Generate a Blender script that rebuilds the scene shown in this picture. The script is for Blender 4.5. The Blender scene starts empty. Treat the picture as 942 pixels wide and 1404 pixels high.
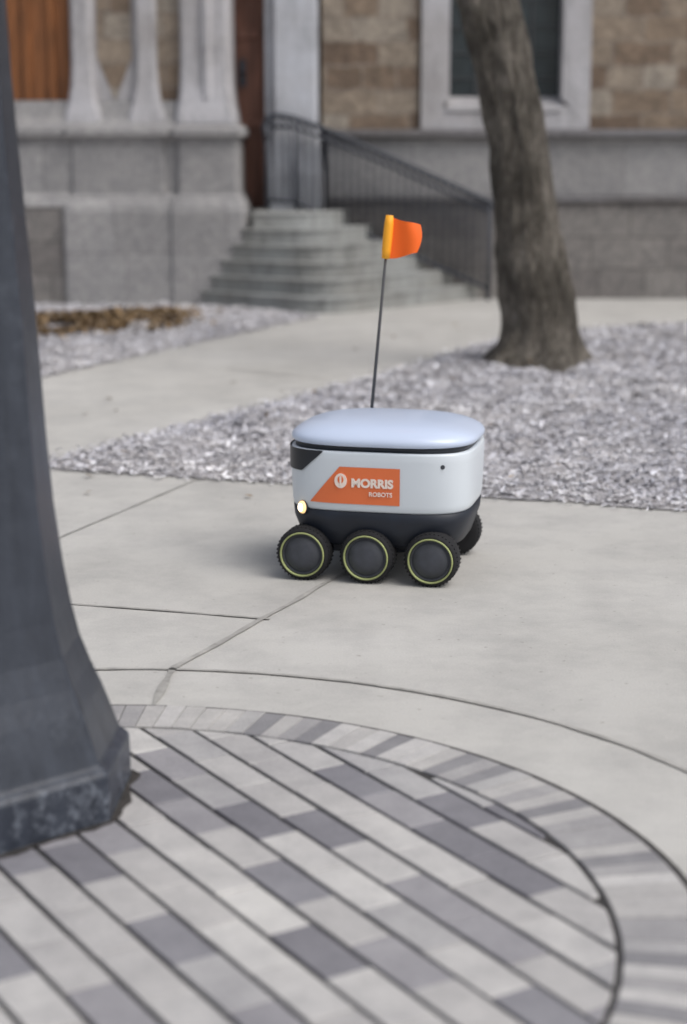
import bpy, math, random, bmesh
from mathutils import Vector, Matrix, noise
random.seed(7)
R=math.radians
scene=bpy.context.scene
col=scene.collection

# ------------------------------------------------------------ helpers
def empty(name,loc=(0,0,0),rot=(0,0,0)):
    e=bpy.data.objects.new(name,None); e.location=loc; e.rotation_euler=rot
    e.empty_display_size=.2; col.objects.link(e); return e
def mk(name,verts,faces,mat=None,parent=None,smooth=False,bevel=0,bseg=2):
    me=bpy.data.meshes.new(name); me.from_pydata([tuple(v) for v in verts],[],faces); me.update()
    if smooth:
        for p in me.polygons: p.use_smooth=True
    o=bpy.data.objects.new(name,me); col.objects.link(o)
    if mat is not None:
        for m in (mat if isinstance(mat,(list,tuple)) else [mat]): me.materials.append(m)
    if parent: o.parent=parent
    if bevel>0:
        b=o.modifiers.new('b','BEVEL'); b.width=bevel; b.segments=bseg; b.limit_method='ANGLE'; b.angle_limit=R(30)
    return o
def box(name,x0,x1,y0,y1,z0,z1,mat,parent=None,bevel=0):
    v=[(x0,y0,z0),(x1,y0,z0),(x1,y1,z0),(x0,y1,z0),(x0,y0,z1),(x1,y0,z1),(x1,y1,z1),(x0,y1,z1)]
    f=[(0,3,2,1),(4,5,6,7),(0,1,5,4),(1,2,6,5),(2,3,7,6),(3,0,4,7)]
    return mk(name,v,f,mat,parent,bevel=bevel)
def loft(name,rings,mat,parent=None,smooth=True,caps=True,bevel=0):
    n=len(rings[0]); v=[]; f=[]
    for r in rings: v+=list(r)
    for k in range(len(rings)-1):
        for i in range(n):
            j=(i+1)%n
            f.append((k*n+i,k*n+j,(k+1)*n+j,(k+1)*n+i))
    if caps:
        f.append(tuple(reversed(range(n)))); f.append(tuple((len(rings)-1)*n+i for i in range(n)))
    return mk(name,v,f,mat,parent,smooth=smooth,bevel=bevel)
def prism(name,poly,z0,z1,mat,parent=None,bevel=0):
    return loft(name,[[(x,y,z0) for x,y in poly],[(x,y,z1) for x,y in poly]],mat,parent,smooth=False,bevel=bevel)
def tube(name,pts,rads,mat,parent=None,n=12,jit=0.0,seed=0):
    rings=[]
    for i,p in enumerate(pts):
        p=Vector(p)
        d=(Vector(pts[min(i+1,len(pts)-1)])-Vector(pts[max(i-1,0)])).normalized()
        a=d.cross(Vector((0,1,0)) if abs(d.y)<.9 else Vector((1,0,0))).normalized(); b=d.cross(a).normalized()
        ring=[]
        for k in range(n):
            t=2*math.pi*k/n; r=rads[i]
            if jit:
                q=Vector((math.cos(t)*1.6+seed,math.sin(t)*1.6,p.z*1.5))
                r*=1+jit*noise.noise(q)+jit*.5*noise.noise(q*3.1)
            ring.append(p+a*math.cos(t)*r+b*math.sin(t)*r)
        rings.append(ring)
    return loft(name,rings,mat,parent)

# ------------------------------------------------------------ materials
def nt(name,rough=.8):
    m=bpy.data.materials.new(name); m.use_nodes=True
    t=m.node_tree; b=t.nodes['Principled BSDF']; b.inputs['Roughness'].default_value=rough
    return m,t,b
def L(t,a,b): t.links.new(a,b)
def noi(t,scale,detail=5,rough=.6,vec=None,dist=0):
    n=t.nodes.new('ShaderNodeTexNoise'); n.inputs['Scale'].default_value=scale
    n.inputs['Detail'].default_value=detail; n.inputs['Roughness'].default_value=rough
    n.inputs['Distortion'].default_value=dist
    if vec is None:
        tc=t.nodes.new('ShaderNodeTexCoord'); vec=tc.outputs['Object']
    L(t,vec,n.inputs['Vector']); return n.outputs['Fac']
def ramp(t,fac,stops,const=False):
    r=t.nodes.new('ShaderNodeValToRGB'); e=r.color_ramp.elements
    if const: r.color_ramp.interpolation='CONSTANT'
    while len(e)<len(stops): e.new(.5)
    for i,(p,c) in enumerate(stops):
        e[i].position=p; e[i].color=(*c,1)
    L(t,fac,r.inputs['Fac']); return r.outputs['Color']
def mix(t,fac,a,b,mode='MIX'):
    m=t.nodes.new('ShaderNodeMix'); m.data_type='RGBA'; m.blend_type=mode
    if isinstance(fac,(int,float)): m.inputs[0].default_value=fac
    else: L(t,fac,m.inputs[0])
    for i,v in ((6,a),(7,b)):
        if isinstance(v,tuple): m.inputs[i].default_value=(*v,1)
        else: L(t,v,m.inputs[i])
    return m.outputs[2]
def bump(t,b,h,st=.3,dist=.01):
    n=t.nodes.new('ShaderNodeBump'); n.inputs['Strength'].default_value=st; n.inputs['Distance'].default_value=dist
    L(t,h,n.inputs['Height']); L(t,n.outputs['Normal'],b.inputs['Normal'])
def simple(name,c,rough=.6,var=.12,scale=8,metal=0,bmp=0,coat=0):
    m,t,b=nt(name,rough)
    f=noi(t,scale)
    c0=tuple(x*(1-var) for x in c); c1=tuple(min(1,x*(1+var)) for x in c)
    L(t,ramp(t,f,[(.3,c0),(.7,c1)]),b.inputs['Base Color']); b.inputs['Metallic'].default_value=metal
    if coat: b.inputs['Coat Weight'].default_value=coat
    if bmp: bump(t,b,noi(t,scale*6),bmp)
    return m

def concrete():
    m,t,b=nt('concrete',.9)
    a=ramp(t,noi(t,.8,6,.6),[(.3,(.475,.463,.435)),(.7,(.57,.558,.53))])
    s=ramp(t,noi(t,3.3,7,.72),[(.32,(.82,.82,.83)),(.58,(1,1,1))])
    g=ramp(t,noi(t,160,3,.6),[(.3,(.88,.88,.88)),(.7,(1.0,1.0,1.0))])
    sp=ramp(t,noi(t,38,2,.5),[(.24,(.72,.70,.68)),(.31,(1,1,1))])
    c=mix(t,1,a,s,'MULTIPLY'); c=mix(t,1,c,g,'MULTIPLY'); c=mix(t,1,c,sp,'MULTIPLY')
    L(t,c,b.inputs['Base Color']); bump(t,b,noi(t,120,4,.7),.25,.004); return m
def paver(name,stops):
    m,t,b=nt(name,.85)
    g=t.nodes.new('ShaderNodeNewGeometry'); rnd=g.outputs['Random Per Island']
    base=ramp(t,rnd,stops,True)
    s=ramp(t,noi(t,12,6,.7),[(.3,(.82,.82,.83)),(.7,(1.06,1.06,1.06))])
    s2=ramp(t,noi(t,2.2,4,.6),[(.35,(.86,.86,.87)),(.65,(1.05,1.05,1.04))])
    gg=ramp(t,noi(t,220,3,.6),[(.3,(.82,.82,.82)),(.7,(1.05,1.05,1.05))])
    c=mix(t,1,base,s,'MULTIPLY'); c=mix(t,1,c,gg,'MULTIPLY'); c=mix(t,1,c,s2,'MULTIPLY')
    L(t,c,b.inputs['Base Color']); bump(t,b,noi(t,150,4,.7),.3,.003); return m
def stone_blocks(name,cols,mortar,bw,bh,ms=.012,off=.5,bmp=.5,dark=(.6,1.15),wobv=.05):
    m,t,b=nt(name,.92)
    tc=t.nodes.new('ShaderNodeTexCoord'); sep=t.nodes.new('ShaderNodeSeparateXYZ'); L(t,tc.outputs['Object'],sep.inputs[0])
    add=t.nodes.new('ShaderNodeMath'); add.operation='ADD'; L(t,sep.outputs['X'],add.inputs[0]); L(t,sep.outputs['Y'],add.inputs[1])
    cb=t.nodes.new('ShaderNodeCombineXYZ'); L(t,add.outputs[0],cb.inputs[0]); L(t,sep.outputs['Z'],cb.inputs[1])
    nz=t.nodes.new('ShaderNodeTexNoise'); nz.inputs['Scale'].default_value=4.5; L(t,tc.outputs['Object'],nz.inputs['Vector'])
    vm=t.nodes.new('ShaderNodeVectorMath'); vm.operation='MULTIPLY_ADD'; L(t,nz.outputs['Color'],vm.inputs[0]); vm.inputs[1].default_value=(wobv,wobv,0); L(t,cb.outputs[0],vm.inputs[2])
    br=t.nodes.new('ShaderNodeTexBrick'); L(t,vm.outputs[0],br.inputs['Vector'])
    br.inputs['Scale'].default_value=1; br.inputs['Brick Width'].default_value=bw; br.inputs['Row Height'].default_value=bh
    br.inputs['Mortar Size'].default_value=ms; br.inputs['Mortar Smooth'].default_value=.6; br.inputs['Bias'].default_value=0
    br.inputs['Color1'].default_value=(0,0,0,1); br.inputs['Color2'].default_value=(1,1,1,1); br.inputs['Mortar'].default_value=(.5,.5,.5,1)
    br.offset=off; br.squash=.6; br.squash_frequency=3
    base=ramp(t,br.outputs['Color'],cols)
    base=mix(t,br.outputs['Fac'],base,mortar)
    n=ramp(t,noi(t,6,8,.8,None,.7),[(.32,(dark[0],)*3),(.68,(dark[1],dark[1]*.98,dark[1]*.95))])
    n2=ramp(t,noi(t,24,6,.75),[(.3,(.7,.7,.71)),(.7,(1.16,1.16,1.15))])
    c=mix(t,1,base,n,'MULTIPLY'); c=mix(t,1,c,n2,'MULTIPLY')
    L(t,c,b.inputs['Base Color'])
    bump(t,b,noi(t,14,7,.75),bmp,.06); return m
def limestone(name,c,var=.2):
    m,t,b=nt(name,.9)
    tc=t.nodes.new('ShaderNodeTexCoord'); mp=t.nodes.new('ShaderNodeMapping'); mp.inputs['Scale'].default_value=(3,3,.7)
    L(t,tc.outputs['Object'],mp.inputs[0])
    a=ramp(t,noi(t,2.2,7,.7,mp.outputs[0],.6),[(.3,tuple(x*(1-var*1.8) for x in c)),(.5,c),(.72,tuple(x*(1+var*.6) for x in c))])
    s=ramp(t,noi(t,26,5,.7),[(.3,(.82,.82,.83)),(.7,(1.05,1.05,1.05))])
    w=ramp(t,noi(t,1.1,5,.6),[(.35,(.82,.79,.76)),(.65,(1.04,1.04,1.05))])
    c=mix(t,1,a,s,'MULTIPLY')
    L(t,mix(t,1,c,w,'MULTIPLY'),b.inputs['Base Color']); bump(t,b,noi(t,30,5,.7),.3,.01); return m
def bark():
    m,t,b=nt('bark',.95)
    tc=t.nodes.new('ShaderNodeTexCoord'); mp=t.nodes.new('ShaderNodeMapping'); mp.inputs['Scale'].default_value=(8,8,2.2)
    L(t,tc.outputs['Object'],mp.inputs[0])
    f=noi(t,2.6,9,.8,mp.outputs[0],1.2)
    a=ramp(t,f,[(.34,(.075,.064,.054)),(.5,(.22,.20,.17)),(.66,(.42,.39,.345))])
    p=ramp(t,noi(t,3.2,5,.65),[(.4,(.52,.50,.47)),(.62,(1.15,1.12,1.1))])
    L(t,mix(t,1,a,p,'MULTIPLY'),b.inputs['Base Color']); bump(t,b,f,1,.08); return m
def island(name,stops,rough=.9,patch=(.70,1.12),ps=5):
    m,t,b=nt(name,rough); g=t.nodes.new('ShaderNodeNewGeometry')
    c=ramp(t,g.outputs['Random Per Island'],stops)
    p=ramp(t,noi(t,ps,5,.7),[(.38,(patch[0],patch[0],patch[0]*1.03)),(.6,(patch[1],patch[1],patch[1]))])
    q=ramp(t,noi(t,.9,4,.6),[(.35,(.88,.88,.91)),(.65,(1.06,1.05,1.03))])
    c=mix(t,1,c,p,'MULTIPLY')
    L(t,mix(t,1,c,q,'MULTIPLY'),b.inputs['Base Color']); return m
def wood(name,c):
    m,t,b=nt(name,.6)
    tc=t.nodes.new('ShaderNodeTexCoord'); mp=t.nodes.new('ShaderNodeMapping'); mp.inputs['Scale'].default_value=(14,14,1.2)
    L(t,tc.outputs['Object'],mp.inputs[0]); f=noi(t,2,6,.6,mp.outputs[0],.5)
    L(t,ramp(t,f,[(.3,tuple(x*.5 for x in c)),(.7,tuple(x*1.4 for x in c))]),b.inputs['Base Color']); bump(t,b,f,.2); return m
def lamp_paint():
    m,t,b=nt('lamp_paint',.36)
    tc=t.nodes.new('ShaderNodeTexCoord'); mp=t.nodes.new('ShaderNodeMapping'); mp.inputs['Scale'].default_value=(14,14,1.1)
    L(t,tc.outputs['Object'],mp.inputs[0])
    a=ramp(t,noi(t,1.2,7,.7,mp.outputs[0],.4),[(.3,(.016,.020,.030)),(.7,(.040,.048,.066))])
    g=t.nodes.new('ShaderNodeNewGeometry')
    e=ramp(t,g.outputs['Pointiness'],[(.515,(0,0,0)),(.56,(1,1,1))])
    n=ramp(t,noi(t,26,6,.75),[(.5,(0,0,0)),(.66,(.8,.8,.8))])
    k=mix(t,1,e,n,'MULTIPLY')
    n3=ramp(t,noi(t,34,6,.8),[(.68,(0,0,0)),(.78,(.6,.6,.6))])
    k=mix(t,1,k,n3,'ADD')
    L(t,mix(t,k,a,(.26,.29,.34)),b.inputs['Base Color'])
    bump(t,b,noi(t,16,6,.7),.22,.012); return m

M_con=concrete()
M_pav=paver('paver',[(0,(.26,.255,.275)),(.06,(.22,.215,.235)),(.13,(.33,.32,.335)),(.26,(.48,.465,.455)),(.6,(.54,.525,.51)),(.8,(.43,.42,.42)),(.9,(.59,.575,.555))])
M_pav2=paver('paver_ring',[(0,(.27,.265,.275)),(.13,(.38,.37,.37)),(.30,(.49,.475,.46)),(.6,(.56,.545,.53)),(.85,(.44,.43,.425))])
M_joint=simple('joint_grit',(.05,.047,.046),.95,.3,40)
M_score=simple('score_joint',(.34,.33,.31),.95,.3,14)
M_ground=simple('ground_soil',(.22,.2,.17),.95,.3,3,bmp=.4)
def litter():
    m,t,b=nt('litter',.95)
    a=ramp(t,noi(t,26,8,.75,None,.8),[(.3,(.26,.25,.255)),(.5,(.47,.46,.47)),(.68,(.68,.67,.69))])
    s=ramp(t,noi(t,1.3,4,.6),[(.3,(.82,.82,.85)),(.7,(1.1,1.08,1.06))])
    L(t,mix(t,1,a,s,'MULTIPLY'),b.inputs['Base Color']); bump(t,b,noi(t,30,6,.7),.8,.03); return m
M_bed=litter()
M_chip=island('mulch_chips',[(0,(.27,.25,.245)),(.10,(.45,.435,.435)),(.5,(.62,.615,.63)),(.8,(.76,.76,.79)),(1,(.86,.86,.89))])
M_leaf=island('dead_leaves',[(0,(.08,.05,.022)),(.4,(.19,.12,.055)),(.8,(.30,.205,.11)),(1,(.42,.36,.28))])
M_tan=stone_blocks('tan_rubble',[(0,(.24,.175,.13)),(.35,(.36,.28,.21)),(.7,(.42,.35,.28)),(1,(.47,.42,.36))],(.34,.29,.245),.52,.21,.014,bmp=.8,dark=(.52,1.22),wobv=.09)
M_grey=stone_blocks('grey_ashlar',[(0,(.22,.205,.20)),(1,(.30,.285,.275))],(.17,.16,.155),.7,.29,.010,dark=(.66,1.12))
M_lime=limestone('limestone',(.49,.485,.50))
M_lime2=stone_blocks('limestone_base',[(0,(.34,.335,.34)),(1,(.42,.415,.42))],(.25,.245,.25),.95,.46,.007,dark=(.74,1.08),bmp=.4,wobv=.015)
M_trim=limestone('limestone_trim',(.19,.185,.19),.2)
M_step=limestone('step_stone',(.32,.33,.32),.22)
M_door=wood('door_wood',(.20,.09,.06)); M_panel=wood('window_wood',(.24,.09,.028))
M_glass=simple('window_glass',(.035,.045,.05),.12,.3,3)
M_lead=simple('leading',(.06,.065,.07),.6)
M_iron=simple('iron_rail',(.04,.045,.058),.5,.2,20)
M_roof=simple('slate_roof',(.10,.10,.11),.8,.3,6)
M_lamp=lamp_paint()
M_bark=bark()

# ------------------------------------------------------------ ground
mk('ground',[(-300,-300,-.03),(300,-300,-.03),(300,300,-.03),(-300,300,-.03)],[(0,1,2,3)],M_ground)
mk('concrete_sidewalk',[(-14,-6,0),(16,-6,0),(16,16.4,0),(-14,16.4,0)],[(0,1,2,3)],M_con)
sj=empty('sidewalk_joints')
def strip(name,pts,w,z,mat,parent):
    v=[];f=[]
    for i,p in enumerate(pts):
        p=Vector((p[0],p[1])); d=(Vector(pts[min(i+1,len(pts)-1)][:2])-Vector(pts[max(i-1,0)][:2])).normalized()
        nrm=Vector((-d.y,d.x))*w/2
        nrm*=1+.8*noise.noise(Vector((p.x*9,p.y*9,0)))
        v+=[(p.x+nrm.x,p.y+nrm.y,z),(p.x-nrm.x,p.y-nrm.y,z)]
    for i in range(len(pts)-1): f.append((2*i,2*i+1,2*i+3,2*i+2))
    return mk(name,v,f,mat,parent)
def wob(a,b,n=24,amp=.01,s=0):
    out=[]
    for i in range(n+1):
        t=i/n; x=a[0]+(b[0]-a[0])*t; y=a[1]+(b[1]-a[1])*t
        out.append((x+amp*noise.noise(Vector((x*3,y*3,s))),y+amp*noise.noise(Vector((x*3,y*3,s+9)))))
    return out
CX,CY=-.58,3.01
def arc(r,a0,a1,n): return [(CX+r*math.cos(R(a0+(a1-a0)*i/n)),CY+r*math.sin(R(a0+(a1-a0)*i/n))) for i in range(n+1)]
strip('joint_arc',arc(1.58,0,360,160),.013,.004,M_score,sj)
strip('joint_a',wob((-.486,4.275),(-.463,4.59)),.018,.004,M_score,sj)
strip('joint_b',wob((-.463,4.60),(.35,6.46),40),.018,.004,M_score,sj)
strip('joint_c',wob((-3,5.88),(-.222,5.10),40,.008,3),.015,.0042,M_score,sj)
strip('joint_d',wob((-.60,7.38),(-1.8,4.1),40,.008,5),.009,.0045,M_score,sj)
strip('joint_e',wob((1.9,6.4),(3.6,2.5),40,.008,5),.010,.004,M_score,sj)
strip('joint_g',wob((-.75,11.0),(-.1,10.5),20,.008,5),.012,.004,M_score,sj)

# paver circle
def circ_poly(r,n): return [(CX+r*math.cos(2*math.pi*i/n),CY+r*math.sin(2*math.pi*i/n)) for i in range(n)]
def clip(poly,cl):
    out=poly
    for i in range(len(cl)):
        ax,ay=cl[i]; bx,by=cl[(i+1)%len(cl)]
        ins=lambda p:(bx-ax)*(p[1]-ay)-(by-ay)*(p[0]-ax)>=0
        inp=out; out=[]
        if not inp: return []
        for j in range(len(inp)):
            p=inp[j-1]; q=inp[j]
            ip,iq=ins(p),ins(q)
            if ip!=iq:
                d1=(bx-ax)*(p[1]-ay)-(by-ay)*(p[0]-ax); d2=(bx-ax)*(q[1]-ay)-(by-ay)*(q[0]-ax)
                s=d1/(d1-d2); out.append((p[0]+(q[0]-p[0])*s,p[1]+(q[1]-p[1])*s))
            if iq: out.append(q)
    return out
pv=empty('paver_circle')
c0=circ_poly(1.268,128)
mk('joint_bed',[(x,y,.004) for x,y in c0],[tuple(range(128))],M_joint,pv)
def pavers(name,polys,z0,z1,mat):
    v=[];f=[]
    for poly in polys:
        n=len(poly); k=len(v)
        cx=sum(p[0] for p in poly)/n; cy=sum(p[1] for p in poly)/n
        dz=random.uniform(-.0012,.0012)
        def sh(p,m):
            d=Vector((p[0]-cx,p[1]-cy)); l=d.length
            d*=max(0,(l-m)/l) if l>0 else 0
            return cx+d.x,cy+d.y
        v+=[(x,y,z0) for x,y in poly]
        v+=[(x,y,z1-.002+dz) for x,y in poly]
        v+=[(*sh(p,.003),z1+dz) for p in poly]
        for i in range(n):
            j=(i+1)%n; f.append((k+i,k+j,k+n+j,k+n+i)); f.append((k+n+i,k+n+j,k+2*n+j,k+2*n+i))
        f.append(tuple(k+2*n+i for i in range(n)))
    return mk(name,v,f,mat,pv)
dr=Vector((-.634,1.0225)).normalized(); pr=Vector((dr.y,-dr.x))
polys=[]; cl=circ_poly(1.072,90)
rw=.1
for i in range(-12,13):
    o=(i+.35)*rw; off=(i%2)*.1+random.uniform(-.02,.02)
    s=-1.4+off
    while s<1.3:
        ln=.2
        g=.0056+random.uniform(-.0008,.0008); ge=.0014
        a,b=s+ge,s+ln-ge
        q=[Vector((CX,CY))+dr*a+pr*(o+g),Vector((CX,CY))+dr*b+pr*(o+g),Vector((CX,CY))+dr*b+pr*(o+rw-g),Vector((CX,CY))+dr*a+pr*(o+rw-g)]
        q=[(p.x,p.y) for p in q]
        A=sum(q[j-1][0]*q[j][1]-q[j][0]*q[j-1][1] for j in range(4))
        if A<0: q.reverse()
        q=clip(q,cl)
        if len(q)>2:
            A=abs(sum(q[j-1][0]*q[j][1]-q[j][0]*q[j-1][1] for j in range(len(q))))/2
            if A>.0006: polys.append(q)
        s+=ln
pavers('field_pavers',polys,.0045,.011,M_pav)
polys=[]; N=150; r0,r1=1.084,1.246
for i in range(N):
    a0=2*math.pi*(i+.02)/N; a1=2*math.pi*(i+.98)/N; am=(a0+a1)/2
    polys.append([(CX+r*math.cos(a),CY+r*math.sin(a)) for r,a in ((r0,a0),(r1,a0),(r1,am),(r1,a1),(r0,a1),(r0,am))])
pavers('ring_pavers',polys,.0045,.011,M_pav2)
# ------------------------------------------------------------ beds
def in_poly(x,y,P):
    c=False
    for i in range(len(P)):
        x1,y1=P[i-1]; x2,y2=P[i]
        if (y1>y)!=(y2>y) and x<(x2-x1)*(y-y1)/(y2-y1)+x1: c=not c
    return c
def rag(P,step=.12,amp=.05):
    out=[]
    for i in range(len(P)):
        a=Vector(P[i]); b=Vector(P[(i+1)%len(P)]); n=max(1,int((b-a).length/step))
        for k in range(n):
            p=a+(b-a)*k/n; out.append((p.x+amp*noise.noise(Vector((p.x*4,p.y*4,1))),p.y+amp*noise.noise(Vector((p.x*4,p.y*4,7)))))
    return out
def edge_d(x,y,P):
    d=9
    for i in range(len(P)):
        ax,ay=P[i-1]; bx,by=P[i]; dx,dy=bx-ax,by-ay
        t=max(0,min(1,((x-ax)*dx+(y-ay)*dy)/(dx*dx+dy*dy))); d=min(d,math.hypot(x-ax-t*dx,y-ay-t*dy))
    return d
def bed(name,P,count,zone,size=(.012,.045)):
    e=empty(name); Q=rag(P)
    bm=bmesh.new(); vs=[bm.verts.new((x,y,.006)) for x,y in Q]; bm.faces.new(vs)
    bmesh.ops.triangulate(bm,faces=bm.faces[:]); 
    me=bpy.data.meshes.new('soil'); bm.to_mesh(me); bm.free(); me.materials.append(M_bed)
    o=bpy.data.objects.new('soil',me); col.objects.link(o); o.parent=e
    x0,x1,y0,y1=zone
    cs=.05; nx=int((x1-x0)/cs); ny=int((y1-y0)/cs); H={}
    def hh(x,y):
        return .055*max(0,.25+noise.noise(Vector((x*4.2,y*4.2,2))))+.03*max(0,noise.noise(Vector((x*11,y*11,5))))
    def height(x,y,ed): return .007+hh(x,y)*min(1,ed/.25)
    v=[];f=[]
    for i in range(nx+1):
        for j in range(ny+1):
            x=x0+i*cs; y=y0+j*cs
            if in_poly(x,y,P):
                H[(i,j)]=len(v); v.append((x,y,height(x,y,edge_d(x,y,P))))
    for i in range(nx):
        for j in range(ny):
            k=[(i,j),(i+1,j),(i+1,j+1),(i,j+1)]
            if all(q in H for q in k): f.append(tuple(H[q] for q in k))
    mk('lumpy_soil',v,f,M_bed,e,smooth=True)
    v=[];f=[]; n=0
    while n<count:
        x=random.uniform(x0,x1); y=y0+(y1-y0)*random.random()**1.25
        jx,jy=random.gauss(0,.045),random.gauss(0,.045)
        if not in_poly(x+jx,y+jy,P): continue
        inside=in_poly(x,y,P); ed=edge_d(x,y,P) if inside else 0
        n+=1
        l=random.uniform(*size)*(1+.04*(y-7)); w=l*random.uniform(.15,.5); a=random.gauss(.9,.8)
        ti=random.gauss(0,.26); ro=random.gauss(0,.35)
        m=Matrix.Rotation(a,3,'Z')@Matrix.Rotation(ti,3,'Y')@Matrix.Rotation(ro,3,'X')
        z=height(x,y,ed)+l*.4*abs(math.sin(ti))+random.uniform(0.001,.008)
        k=len(v)
        for px,py,pz in ((-l/2,-w/2,0),(l*.3,-w/2,.002),(l/2,0,0),(-l/2,w/2*.8,.003)):
            q=m@Vector((px,py,pz)); v.append((x+q.x,y+q.y,z+q.z))
        f.append((k,k+1,k+2,k+3))
    mk('litter_chips',v,f,M_chip,e)
    return e
P_mid=[(-1.32,7.60),(-1.24,7.52),(-.22,7.20),(1.32,6.68),(8,4.36),(8,14.6),(4.5,14.3),(2.63,13.67),(1.9,13.3),(1.35,12.8),(1.03,12.42),(.41,11.01),(-.29,9.65),(-.81,8.72),(-1.30,7.78)]
P_left=[(-1.82,10.56),(-1.13,12.2),(-.55,13.5),(-.2,14.24),(-.55,14.65),(-1.22,15.2),(-9,15.2),(-9,6),(-4.5,7.5),(-2.6,9.3)]
bed('mulch_bed',P_mid,88000,(-1.5,4.0,5.4,14.5))
bed('mulch_bed.001',P_left,20000,(-3.6,-.1,9.5,15.2))
v=[];f=[]
for i in range(3800):
    t=random.random(); x=-2.85+1.5*t+random.gauss(0,.16); y=12.9+ .8*t+random.gauss(0,.34)
    if noise.noise(Vector((x*2.6,y*2.6,4)))<-.28+random.gauss(0,.1): continue
    l=random.uniform(.03,.085); a=random.uniform(0,6.3); m=Matrix.Rotation(a,3,'Z')@Matrix.Rotation(random.gauss(0,.5),3,'Y')@Matrix.Rotation(random.gauss(0,.5),3,'X')
    z=.05+random.uniform(0,.07)*math.exp(-((y-13.1-.75*t)/.3)**2)
    k=len(v)
    for px,py,pz in ((-.5,0,0),(-.1,-.3,.08),(.5,0,0),(-.1,.3,.08)):
        q=m@Vector((px*l,py*l,pz*l)); v.append((x+q.x,y+q.y,z+q.z))
    f+=[(k,k+1,k+2),(k,k+2,k+3)]
# a few stray leaves on the pavement and beds
for i in range(60):
    x=random.uniform(-1.5,3); y=random.uniform(6.8,14); l=random.uniform(.03,.06); a=random.uniform(0,6.3)
    m=Matrix.Rotation(a,3,'Z')@Matrix.Rotation(random.gauss(0,.3),3,'Y'); k=len(v); z=.012+(.06 if in_poly(x,y,P_mid) else 0)
    for px,py,pz in ((-.5,0,0),(-.1,-.3,.05),(.5,0,0),(-.1,.3,.05)):
        q=m@Vector((px*l,py*l,pz*l)); v.append((x+q.x,y+q.y,z+q.z))
    f+=[(k,k+1,k+2),(k,k+2,k+3)]
mk('fallen_leaves',v,f,M_leaf)

# ------------------------------------------------------------ building
B=empty('stone_building')
def pil(name,x0,x1,prof,mat,yb=16.3):
    rings=[]
    for z,ex,yf in prof:
        c=.03
        rings.append([(x0-ex+c,yf,z),(x1+ex-c,yf,z),(x1+ex,yf+c,z),(x1+ex,yb,z),(x0-ex,yb,z),(x0-ex,yf+c,z)])
    return loft(name,rings,mat,B,smooth=False,bevel=.006)
YR=16.0
box('wall_base',-.15,12,YR-.06,17,0,.86,M_grey,B)
box('base_moulding',-.15,12,YR-.11,16.9,.862,.905,M_trim,B,.012)
pil('wall_mid',-.15,12,[(.906,0,YR),(1.43,0,YR)],M_lime2,17)
box('string_course',-.15,12,YR-.10,16.9,1.432,1.50,M_trim,B,.015)
box('wall_upper_a',-.19,.67,YR+.02,17,1.502,7,M_tan,B)
box('wall_upper_b',2.15,5.2,YR+.02,17,1.502,7,M_tan,B)
box('wall_upper_c',6.7,12,YR+.02,17,1.502,7,M_tan,B)
def window(x0,x1,fw,nm):
    zb,zs=1.77,3.6; xc=(x0+x1)/2; hw=(x1-x0)/2
    def outline(h,base,extra):
        pts=[(xc-h,base)]
        top=zs; r=2*hw
        for i in range(9):
            a=math.pi-(math.pi/3)*i/8; pts.append((xc+hw+ (r+extra)*math.cos(a),top+(r+extra)*math.sin(a)))
        for i in range(1,9):
            a=(math.pi/3)*(1-i/8); pts.append((xc-hw+(r+extra)*math.cos(a),top+(r+extra)*math.sin(a)))
        pts.append((xc+h,base)); return pts
    inn=outline(hw,zb,0); out=outline(hw+fw,1.502,fw)
    v=[];f=[]
    for yy,o in ((YR-.03,out),(YR-.03,inn),(YR+.22,inn),(YR+.9,out)): v+=[(x,yy,z) for x,z in o]
    n=len(inn)
    for i in range(n-1):
        f+=[(i,i+1,n+i+1,n+i),(n+i,n+i+1,2*n+i+1,2*n+i),(3*n+i,3*n+i+1,i+1,i)]
    mk(nm+'_surround',v,f,M_lime,B)
    box(nm+'_sill_block',x0-fw+.005,x1+fw-.005,YR-.028,YR+.5,1.503,1.70,M_lime,B)
    mk(nm+'_sill',[(x0-.02,YR-.05,1.70),(x1+.02,YR-.05,1.70),(x1+.02,YR+.22,1.79),(x0-.02,YR+.22,1.79),(x0-.02,YR-.05,1.66),(x1+.02,YR-.05,1.66)],[(0,1,2,3),(4,5,1,0)],M_lime,B)
    mk(nm+'_glass',[(x,YR+.215,z) for x,z in outline(hw,1.75,0)],[tuple(range(n))],M_glass,B)
    for k in range(1,4):
        xx=x0+(x1-x0)*k/4; box(nm+'_bar%d'%k,xx-.010,xx+.010,YR+.19,YR+.21,1.78,4.2,M_lead,B)
    for k in range(10):
        zz=1.95+k*.22; box(nm+'_cross%d'%k,x0,x1,YR+.195,YR+.208,zz-.006,zz+.006,M_lead,B)
    o2=outline(hw+fw,3.4,fw)
    o2=[(x,z) for x,z in o2 if z>3.4]; L0=x0-fw-.01; R0=x1+fw+.01
    poly=[(L0,3.5)]+[(x,z) for x,z in o2]+[(R0,3.5),(R0,7),(L0,7)]
    bm=bmesh.new(); bm.faces.new([bm.verts.new((x,YR+.021,z)) for x,z in poly]); bmesh.ops.triangulate(bm,faces=bm.faces[:])
    me=bpy.data.meshes.new('spandrel'); bm.to_mesh(me); bm.free(); me.materials.append(M_tan)
    o=bpy.data.objects.new(nm+'_spandrel',me); col.objects.link(o); o.parent=B
window(.94,1.94,.25,'window'); window(5.45,6.45,.25,'window_b')
M_jamb=limestone('limestone_jamb',(.54,.56,.60),.14)
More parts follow.
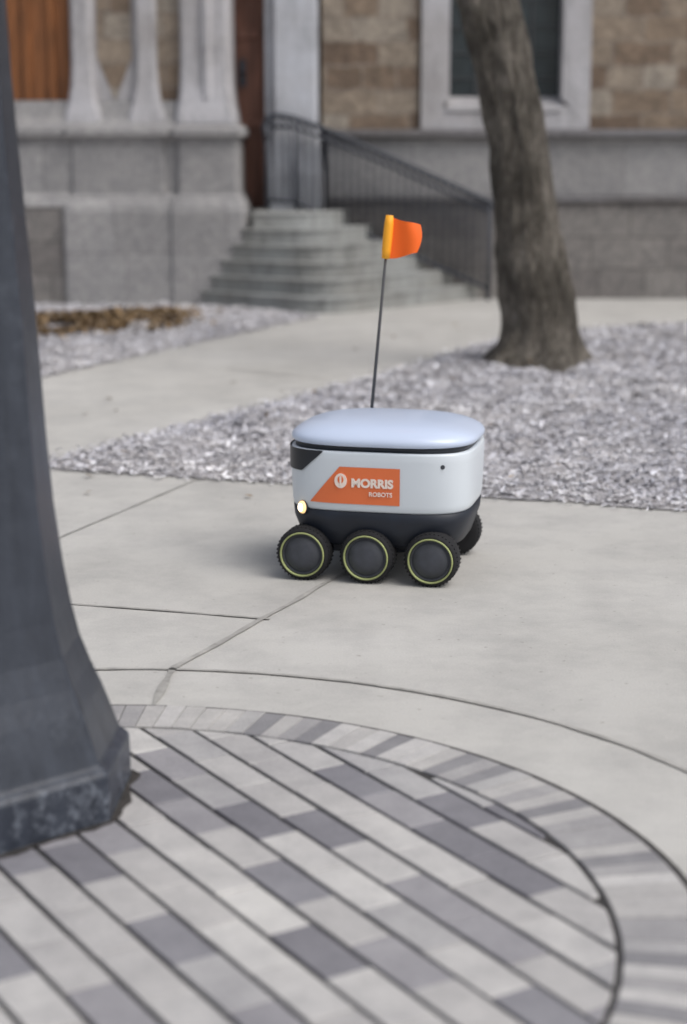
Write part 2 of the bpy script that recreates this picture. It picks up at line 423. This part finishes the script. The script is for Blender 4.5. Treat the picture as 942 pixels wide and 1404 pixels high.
pil('door_jamb',-.63,-.225,[(.80,.05,YR-.16),(1.10,.05,YR-.16),(1.30,.03,YR-.12),(1.5,.0,YR-.08),(3.1,0,YR-.08)],M_jamb,16.9)
box('jamb_shaft',-.70,-.635,YR+.02,YR+.3,.80,3.1,M_jamb,B,.02)
box('door_head',-1.4,-.2,YR-.1,16.9,3.102,7,M_lime2,B)
box('door_leaf',-1.45,-.70,YR+.30,YR+.38,.80,3.1,M_door,B)
for k in range(5): box('door_stile_%d'%k,-1.43+.17*k,-1.40+.17*k,YR+.275,YR+.299,.82,3.08,M_door,B,.005)
box('door_rail',-1.43,-.72,YR+.268,YR+.298,1.52,1.60,M_door,B,.005)
box('door_rail_top',-1.43,-.72,YR+.268,YR+.298,2.3,2.38,M_door,B,.005)
loft('door_handle',[[(-.91+.028*math.cos(a)*s,yy,2.02+.028*math.sin(a)*s) for a in [2*math.pi*i/12 for i in range(12)]] for yy,s in ((YR+.26,.5),(YR+.24,.5),(YR+.23,1.2),(YR+.20,1.1))],M_iron,B)
box('handle_plate',-.94,-.88,YR+.2600,YR+.2665,1.88,2.12,M_iron,B,.0)
YL=15.3
box('bay_core',-9,-1.0,YL+.42,17,0,7,M_tan,B)
def PB(a=0):
    return [(0,.06,YL-.06+a),(.80,.06,YL-.06+a),(.86,.05,YL-.04+a),(.95,.0,YL+.05+a),(1.42,-.01,YL+.05+a),(1.44,.04,YL-.01+a),(1.50,.04,YL-.01+a),(1.54,.0,YL+.05+a)]
def PS(a=0,fl=.05):
    return [(1.545,fl,YL+.07+a),(1.62,fl*.9,YL+.08+a),(1.72,fl*.45,YL+.10+a),(1.86,fl*.15,YL+.12+a),(2.05,0,YL+.13+a),(7,0,YL+.13+a)]
pil('pier_a_base',-1.44,-.90,PB(),M_lime2)
pil('pier_a_shaft',-1.40,-.98,PS(0,.05),M_lime)
pil('pier_a_roll',-1.22,-1.12,[(1.75,0,YL+.09),(7,0,YL+.09)],M_lime,YL+.2)
pil('pier_b_base',-2.36,-1.53,PB(.025),M_lime2)
pil('shaft_b',-2.34,-2.15,PS(.043,.07),M_lime)
pil('shaft_c',-1.79,-1.60,PS(.043,.07),M_lime)
pil('pier_far',-4.4,-3.3,PB(.0),M_lime2); pil('shaft_far',-4.3,-3.4,PS(0,.06),M_lime)
box('dado_base',-9,-.96,YL+.02,YL+.4,0,.838,M_grey,B)
pil('dado',-9,-.98,[(.842,0,YL+.005),(.90,0,YL+.025),(.96,0,YL+.11),(1.42,0,YL+.11),(1.44,0,YL+.05),(1.50,0,YL+.05),(1.60,0,YL+.16),(1.74,0,YL+.2)],M_lime2,YL+.41)
def hexpanel(nm,x0,x1,z0,mat,y):
    xm=(x0+x1)/2
    mk(nm,[(xm,y,z0-.02),(x1,y,z0+.34),(x1,y,4),(xm,y,4.5),(x0,y,4),(x0,y,z0+.34)],[tuple(range(6))],mat,B)
box('panel_back',-2.20,-1.75,YL+.24,YL+.41,1.742,7,M_lime,B)
hexpanel('blind_panel',-2.12,-1.82,1.76,M_tan,YL+.236)
box('panel_back_b',-1.60,-1.40,YL+.24,YL+.41,1.742,7,M_tan,B)
box('wood_window',-3.3,-2.36,YL+.30,YL+.41,1.745,3.6,M_panel,B)
for k in range(5): box('wood_mullion%d'%k,-3.2+.22*k,-3.15+.22*k,YL+.26,YL+.299,1.745,3.6,M_panel,B,.006)
box('wood_window_head',-3.3,-2.36,YL+.20,YL+.41,3.602,7,M_lime,B)
box('cornice',-9.1,-.9,YL-.05,17,7.002,7.25,M_lime2,B,.03)
box('cornice_r',-.88,12.1,YR-.1,17,7.002,7.25,M_lime2,B,.03)
mk('roof',[(-9,15.4,7.26),(12,15.4,7.26),(12,22,12),(-9,22,12),(12,28.6,7.26),(-9,28.6,7.26)],[(0,1,2,3),(3,2,4,5)],M_roof,B)
box('body',-9,12,17.01,28.5,0,7.2,M_tan,B)

# steps
ST=empty('stone_steps')
def fillet(A,Bp,C,r,n=6):
    A,Bp,C=Vector(A),Vector(Bp),Vector(C); d1=(A-Bp).normalized(); d2=(C-Bp).normalized()
    p=Bp+d1*r; q=Bp+d2*r; return [tuple(p*(1-t)**2+Bp*2*t*(1-t)+q*t*t) for t in [i/n for i in range(n+1)]]
for k in range(6):
    A=(-1.22+.09*k,15.233); Bp=(-.13-.01*k,14.42+.17*k); C=(1.22-.235*k,15.925)
    pts=[A]+fillet(A,Bp,C,.35)+[C,(C[0],15.935),(A[0]+.0,15.935)]
    prism('step_%d'%(k+1),pts,.0 if k==0 else .133*k+.001,.133*(k+1)-.03,M_step,ST)
    def grow(p,g=.022):
        d=Vector(p)-Vector((0,15.9)); return p if p[1]>15.9 else tuple(Vector(p)+d.normalized()*g)
    prism('tread_%d'%(k+1),[grow(p) for p in pts],.133*(k+1)-.029,.133*(k+1),M_step,ST,bevel=.008)
box('landing',-1.2,-.3,15.94,16.29,.66,.797,M_step,ST)
# railing
RL=empty('stair_railing')
yr=15.80
def bar(nm,a,b,r): return tube(nm,[a,b],[r,r],M_iron,RL,8)
tp=[(-.68,yr,1.40),(-.70,yr,1.52),(-.67,yr,1.60),(-.58,yr,1.62),(-.45,yr,1.60),(-.1,yr,1.48),(1.30,yr,.87),(1.38,yr,.80)]
tube('handrail',tp,[.026]*8,M_iron,RL,8)
tube('second_rail',[(-.68,yr,1.53),(-.45,yr,1.52),(-.1,yr,1.40),(1.30,yr,.79)],[.016]*4,M_iron,RL,8)
tube('bottom_rail',[(-.68,yr,.88),(-.45,yr,.87),(1.30,yr,.10)],[.016]*3,M_iron,RL,8)
def topz(x):
    if x<-.45: return 1.60
    if x<-.1: return 1.60-(x+.45)/.35*.12
    return 1.48-(x+.1)/1.4*.61
def botz(x): return .87-max(0,(x+.45))/1.75*.77
x=-.68;i=0
while x<1.31:
    if i in (0,4,29): bar('post_%d'%i,(x,yr,max(.0,botz(x)-.1)),(x,yr,topz(x)),.022)
    else: bar('baluster_%d'%i,(x,yr,botz(x)),(x,yr,topz(x)),.012)
    x+=.0682;i+=1

# ------------------------------------------------------------ tree
T=empty('bare_tree')
data=[(0,1.22,.36),(.06,1.225,.31),(.15,1.24,.265),(.25,1.25,.247),(.36,1.245,.238),(.48,1.23,.234),(.6,1.21,.226),(.71,1.18,.218),(.82,1.165,.20),(.93,1.145,.19),(1.15,1.12,.183),(1.377,1.095,.18),(1.6,1.05,.178),(1.812,1.0,.176),(2.0,.945,.182),(2.24,.88,.188),(2.7,.74,.185),(3.2,.62,.17)]
def trunk():
    D=[]
    for (a,b) in zip(data[:-1],data[1:]):
        k=max(1,int((b[0]-a[0])/.03))
        for i in range(k): D.append(tuple(a[j]+(b[j]-a[j])*i/k for j in range(3)))
    D.append(data[-1])
    rings=[];n=72
    for z,x,r in D:
        ring=[]
        for k in range(n):
            t=2*math.pi*k/n; c,s=math.cos(t),math.sin(t)
            q=Vector((c*1.7,s*1.7,z*1.6)); q2=Vector((c*6,s*6,z*4))
            rr=r*(1+.15*noise.noise(q+Vector((5,0,0)))+.11*noise.noise(q*2.7)+.07*noise.noise(q2)+.04*noise.noise(q2*2.3))
            if z<.3: rr*=1+.26*(1-z/.3)*max(-.4,math.sin(t*5+1.2))
            ring.append((x+c*rr,11.1+s*rr,z-.02))
        rings.append(ring)
    loft('trunk',rings,M_bark,T)
trunk()
cnt=[0]
def branch(p,d,r,l,dep):
    cnt[0]+=1; pts=[p];rs=[r];q=p.copy();dd=d.copy()
    for i in range(4):
        dd=(dd+Vector((random.gauss(0,.12),random.gauss(0,.12),random.gauss(.03,.08)))).normalized(); q=q+dd*l/4; pts.append(q.copy()); rs.append(r*(1-.14*(i+1)))
    tube('limb_%d'%cnt[0],pts,rs,M_bark,T,8 if dep>1 else 5)
    if dep>0:
        for k in range(3):
            j=random.choice((2,3,4)) if k else 4
            nd=(dd+Vector((random.gauss(0,.55),random.gauss(0,.55),random.gauss(.15,.3)))).normalized()
            branch(pts[j],nd,rs[j]*.75,l*.72,dep-1)
top=Vector((.62,11.1,3.15))
for d in ((-.5,.1,.9),(.5,-.3,.9),(.1,.5,.85)): branch(top,Vector(d).normalized(),.11,1.6,4)

# ------------------------------------------------------------ lamp post
LP=empty('lamp_post',(-.82,3.63,0))
def octo(r,z,s=1): return [(r*math.cos(R(-25+45*k)),r*math.sin(R(-25+45*k)),z) for k in range(8)]
prof=[(0,.362),(.112,.360),(.120,.352),(.130,.338),(.19,.318),(.239,.300),(.29,.278),(.354,.255),(.43,.238),(.517,.224),(.65,.208),(.802,.197),(1.033,.186),(1.33,.166),(1.55,.152),(1.8,.142),(2.4,.11),(3.0,.09),(3.8,.075)]
loft('shaft',[octo(r,z) for z,r in prof],M_lamp,LP,smooth=False,bevel=.005)
loft('collar',[octo(.11,3.79),octo(.14,3.84),octo(.14,3.9),octo(.09,3.96),octo(.09,4.05)],M_lamp,LP,smooth=False)
M_globe=simple('lamp_globe',(.75,.74,.70),.3,.05)
loft('globe',[[(r*math.cos(2*math.pi*i/20),r*math.sin(2*math.pi*i/20),z) for i in range(20)] for z,r in ((4.05,.1),(4.1,.17),(4.25,.22),(4.42,.2),(4.55,.12),(4.6,.03))],M_globe,LP)
M_grout=simple('base_grout',(.045,.04,.037),.95,.5,30,bmp=.6)
g=[]
for i in range(96):
    a=2*math.pi*i/96; q=Vector((math.cos(a)*4,math.sin(a)*4,0))
    am=((math.degrees(a)+25)%45)-22.5
    r=.362*math.cos(R(22.5))/math.cos(R(am))+.018+.022*noise.noise(q)+.012*noise.noise(q*4)
    g.append((r*math.cos(a),r*math.sin(a),.0135))
mk('footing_gap',g,[tuple(range(96))],M_grout,LP)

# ------------------------------------------------------------ delivery robot
RB=empty('delivery_robot',(.133,5.795,.0),(0,0,R(-13)))
M_white=simple('robot_white',(.63,.68,.73),.38,.03,3,coat=.2)
M_lid=simple('robot_lid',(.55,.63,.79),.32,.03,3,coat=.3)
M_blk=simple('robot_black',(.010,.013,.02),.4,.2,10)
M_chas=simple('robot_chassis',(.010,.014,.024),.5,.25,10)
M_tyre=simple('tyre_rubber',(.010,.010,.012),.85,.2,30)
M_hub=simple('hub_grey',(.045,.049,.060),.65,.35,12)
M_ring=simple('hub_ring',(.34,.38,.16),.6,.2,12)
M_or=simple('label_orange',(.74,.17,.055),.5,.05,6)
M_txt=simple('label_white',(.85,.74,.66),.5,.03)
a0,b0,ox,NN=.308,.262,.02,4.0
def se(th,s=1,z=0,n=NN,off=0,a=a0,b=b0):
    c,sn=math.cos(th),math.sin(th)
    x=a*s*math.copysign(abs(c)**(2/n),c); y=b*s*math.copysign(abs(sn)**(2/n),sn)
    if off:
        nx=math.copysign((abs(x)/(a*s))**(n-1)/(a*s),x); ny=math.copysign((abs(y)/(b*s))**(n-1)/(b*s),y)
        l=math.hypot(nx,ny); x+=off*nx/l; y+=off*ny/l
    return (x+ox,y,z)
TH=[2*math.pi*i/128 for i in range(128)]
def seloft(nm,lv,mat,n=NN): return loft(nm,[[se(t,s,z,n) for t in TH] for z,s in lv],mat,RB)
seloft('body',[(.236,.962),(.242,.975),(.26,.984),(.33,.995),(.40,1.0),(.425,1.0),(.432,.992),(.433,.95)],M_white)
seloft('lid_gap',[(.434,.955),(.458,.955)],M_blk)
seloft('lid',[(.450,.955),(.4505,1.0),(.455,1.013),(.464,1.016),(.472,1.005),(.480,.978),(.489,.93),(.499,.85),(.508,.74),(.515,.60),(.520,.44),(.523,.25),(.524,.02)],M_lid,3.2)
seloft('chassis',[(.11,.78),(.125,.88),(.17,.93),(.20,.965),(.232,.975),(.2355,.955)],M_chas)
seloft('belly',[(.085,.6),(.11,.7)],M_chas)
def patch(nm,fn,nu,nv,mat,par=None):
    v=[];f=[]
    for i in range(nu+1):
        for j in range(nv+1): v.append(fn(i/nu,j/nv))
    for i in range(nu):
        for j in range(nv):
            k=i*(nv+1)+j; f.append((k,k+nv+1,k+nv+2,k+1))
    return mk(nm,v,f,mat,RB,smooth=True)
def th_of_x(x):
    c=max(-1,min(1,x/a0)); cc=math.copysign(abs(c)**(NN/2),c); return -math.acos(cc)
tA=th_of_x(-.165)
def visor(u,w):
    th=tA+( (-2*math.pi-tA)-tA)*u
    p=se(th); x=p[0]-ox
    t=min(1,max(0,(-.165-x)/.075)); zb=.430-.068*t
    z=zb+(.4335-zb)*w
    return se(th,1.0,z,off=.0035)
patch('visor',visor,110,6,M_blk)
def label(u,w):
    z=.262+(.384-.262)*w; x=(-.215+.105*w)*(1-u)+.090*u
    return se(th_of_x(x),.984+.011*min(1,(z-.26)/.07),z,off=.0025)
patch('label',label,24,8,M_or)
def txt(s,x,z,size,nm,bold=.0,sx=1):
    cu=bpy.data.curves.new(nm,'FONT'); cu.body=s; cu.size=size; cu.extrude=.0006; cu.offset=bold
    o=bpy.data.objects.new(nm,cu); col.objects.link(o); cu.materials.append(M_txt); o.parent=RB
    o.location=(x+ox,-b0-.0030,z); o.rotation_euler=(R(90),0,0); o.scale=(sx,1,1); return o
txt('MORRIS',-.070,.320,.038,'label_text',.0018,1.03)
txt('ROBOTS',-.012,.291,.020,'label_text_small',.0004)
def disc(nm,x,y,z,r,th,mat,n=32,sx=1):
    return loft(nm,[[(x+sx*r*math.cos(2*math.pi*i/n),y+d,z+r*math.sin(2*math.pi*i/n)) for i in range(n)] for d in (0,-th)],mat,RB,smooth=False)
yl=-b0*.9975-.001
disc('label_logo',-.105+ox,yl,.338,.024,.003,M_txt,sx=.85)
disc('label_logo_mark',-.105+ox,yl-.0031,.342,.013,.001,M_or,sx=.75)
box('label_logo_bar',-.108+ox,-.102+ox,yl-.0045,yl-.0042,.318,.354,M_txt,RB)
disc('side_sensor',.225+ox,-.240,.392,.007,.004,M_hub)
def emis(nm,c,s):
    m,t,b=nt(nm,.3); b.inputs['Base Color'].default_value=(.8,.6,.35,1); b.inputs['Emission Color'].default_value=(*c,1); b.inputs['Emission Strength'].default_value=s; return m
M_hl=emis('headlight_glow',(1,.62,.26),1.1); M_hl2=emis('headlight_core',(1,.93,.78),12)
for th,nm in ((-R(180-51),'headlight'),(R(180-51),'headlight_far')):
    p=se(th,.975,.238)
    nrm=Vector((-.62,math.copysign(.78,p[1]),0)).normalized(); tg=Vector((-nrm.y,nrm.x,0))
    for suf,mat,sc,dd in (('_bezel',M_chas,1.12,((-.03,1),(.004,1))),('',M_hl,1,((-.02,1),(.008,1),(.012,.9),(.014,.6))),('_core',M_hl2,.62,((.013,1),(.0155,.9),(.017,.3)))):
        loft(nm+suf,[[Vector(p)+nrm*d+tg*.018*sc*s*math.cos(a)+Vector((0,0,.021*sc*s*math.sin(a))) for a in [2*math.pi*i/20 for i in range(20)]] for d,s in dd],mat,RB)
def wheel(nm,x,sgn):
    e=bpy.data.objects.new(nm,None); col.objects.link(e); e.parent=RB; e.location=(x,sgn*.235,.088)
    def ringp(r,y): return [(r*math.cos(2*math.pi*i/48),sgn*y,r*math.sin(2*math.pi*i/48)) for i in range(48)]
    loft('tyre',[ringp(r,y) for r,y in ((.055,-.044),(.078,-.044),(.086,-.038),(.089,-.02),(.089,.012),(.086,.028),(.080,.037),(.074,.039),(.0735,.030))],M_tyre,e)
    loft('ring',[ringp(r,y) for r,y in ((.0745,.028),(.0745,.041),(.072,.044),(.0695,.042),(.0695,.030))],M_ring,e)
    loft('hub',[ringp(r,y) for r,y in ((.069,.028),(.069,.034),(.063,.036),(.062,.031),(.058,.031),(.055,.037),(.03,.041),(.012,.042),(.002,.042))],M_hub,e)
    v=[];f=[]
    for k in range(40):
        a=2*math.pi*k/40
        b=len(v)
        for yy,da in ((-.040,-.03),(.028,.03)):
            for rr,dd in ((.086,-.03),(.0896,-.022),(.0896,.022),(.086,.03)):
                aa=a+da+dd; v.append((rr*math.cos(aa),sgn*yy,rr*math.sin(aa)))
        f+=[tuple(b+q for q in w) for w in ((0,1,5,4),(1,2,6,5),(2,3,7,6),(0,3,2,1),(4,5,6,7))]
    mk('tread',v,f,M_tyre,e)
for i,x in enumerate((-.213,0,.213)):
    wheel('wheel_near_%d'%i,x,-1); wheel('wheel_off_%d'%i,x,1)
    tube('axle_%d'%i,[(x,-.2,.088),(x,.2,.088)],[.018,.018],M_chas,RB,10)
for sg in (-1,1):
    box('bogie_%d'%sg,-.21,.02,sg*.175-.014,sg*.175+.014,.085,.125,M_chas,RB,.008)
    box('bogie_r%d'%sg,.0,.23,sg*.175-.010,sg*.175+.010,.10,.135,M_chas,RB,.006)
M_flag=simple('flag_orange',(1.0,.15,.010),.6,.04,4); M_sl=simple('flag_sleeve',(1.0,.42,.02),.6,.05,4)
M_pole=simple('pole_grey',(.07,.07,.075),.5,.1)
FB=Vector((-.105,.268,.40)); FT=Vector((-.035,.262,1.166))
box('flag_bracket',FB.x-.015,FB.x+.015,.24,.285,.36,.44,M_blk,RB,.004)
tube('flag_pole',[FB,FT],[.0065,.0045],M_pole,RB,8)
ax=(FT-FB).normalized()
def flag(u,w):
    h=.142*(1-.34*u**1.3); zc=FT-ax*(.076)
    p=zc+ax*(w-.5)*h+Vector((1,0,0))*u*(.108+.01*math.sin(w*3.1))
    p.y+= .012*math.sin(u*6+w*1.5)*u; p.z-=.008*u+.004*math.sin(u*5)
    return p
patch('flag_cloth',flag,16,10,M_flag)
tube('flag_sleeve',[FT-ax*.002,FT-ax*.03,FT-ax*.075,FT-ax*.12,FT-ax*.149],[.013,.016,.017,.016,.014],M_sl,RB,12)

# ------------------------------------------------------------ light, sky, camera
w=bpy.data.worlds.new('World'); scene.world=w; w.use_nodes=True; t=w.node_tree
bg=t.nodes['Background']; sk=t.nodes.new('ShaderNodeTexSky'); sk.sky_type='NISHITA'; sk.sun_disc=False
EL,AZ=54,122
sk.sun_elevation=R(EL); sk.sun_rotation=R(AZ); sk.dust_density=4; sk.air_density=1.0; sk.ozone_density=1
hs=t.nodes.new('ShaderNodeHueSaturation'); hs.inputs['Saturation'].default_value=.46
L(t,sk.outputs[0],hs.inputs['Color']); L(t,hs.outputs[0],bg.inputs['Color']); bg.inputs['Strength'].default_value=.15
sd=bpy.data.lights.new('sun','SUN'); sd.energy=1.35; sd.angle=R(45); sd.color=(1,.975,.945)
so=bpy.data.objects.new('sun',sd); col.objects.link(so)
dv=Vector((math.sin(R(AZ))*math.cos(R(EL)),math.cos(R(AZ))*math.cos(R(EL)),math.sin(R(EL))))
so.rotation_euler=(-dv).to_track_quat('-Z','Y').to_euler(); so.location=(0,0,12)
cd=bpy.data.cameras.new('camera'); cam=bpy.data.objects.new('camera',cd); col.objects.link(cam); scene.camera=cam
cd.sensor_fit='VERTICAL'; cd.sensor_height=36; cd.sensor_width=24; cd.lens=36*2400/1404
cam.location=(0,0,1.42); cam.rotation_euler=(R(90-12.04),0,0)
cd.clip_start=.05; cd.clip_end=1000
cd.dof.use_dof=True; cd.dof.focus_distance=5.25; cd.dof.aperture_fstop=1.6
scene.view_settings.view_transform='Standard'; scene.view_settings.look='None'; scene.view_settings.exposure=0
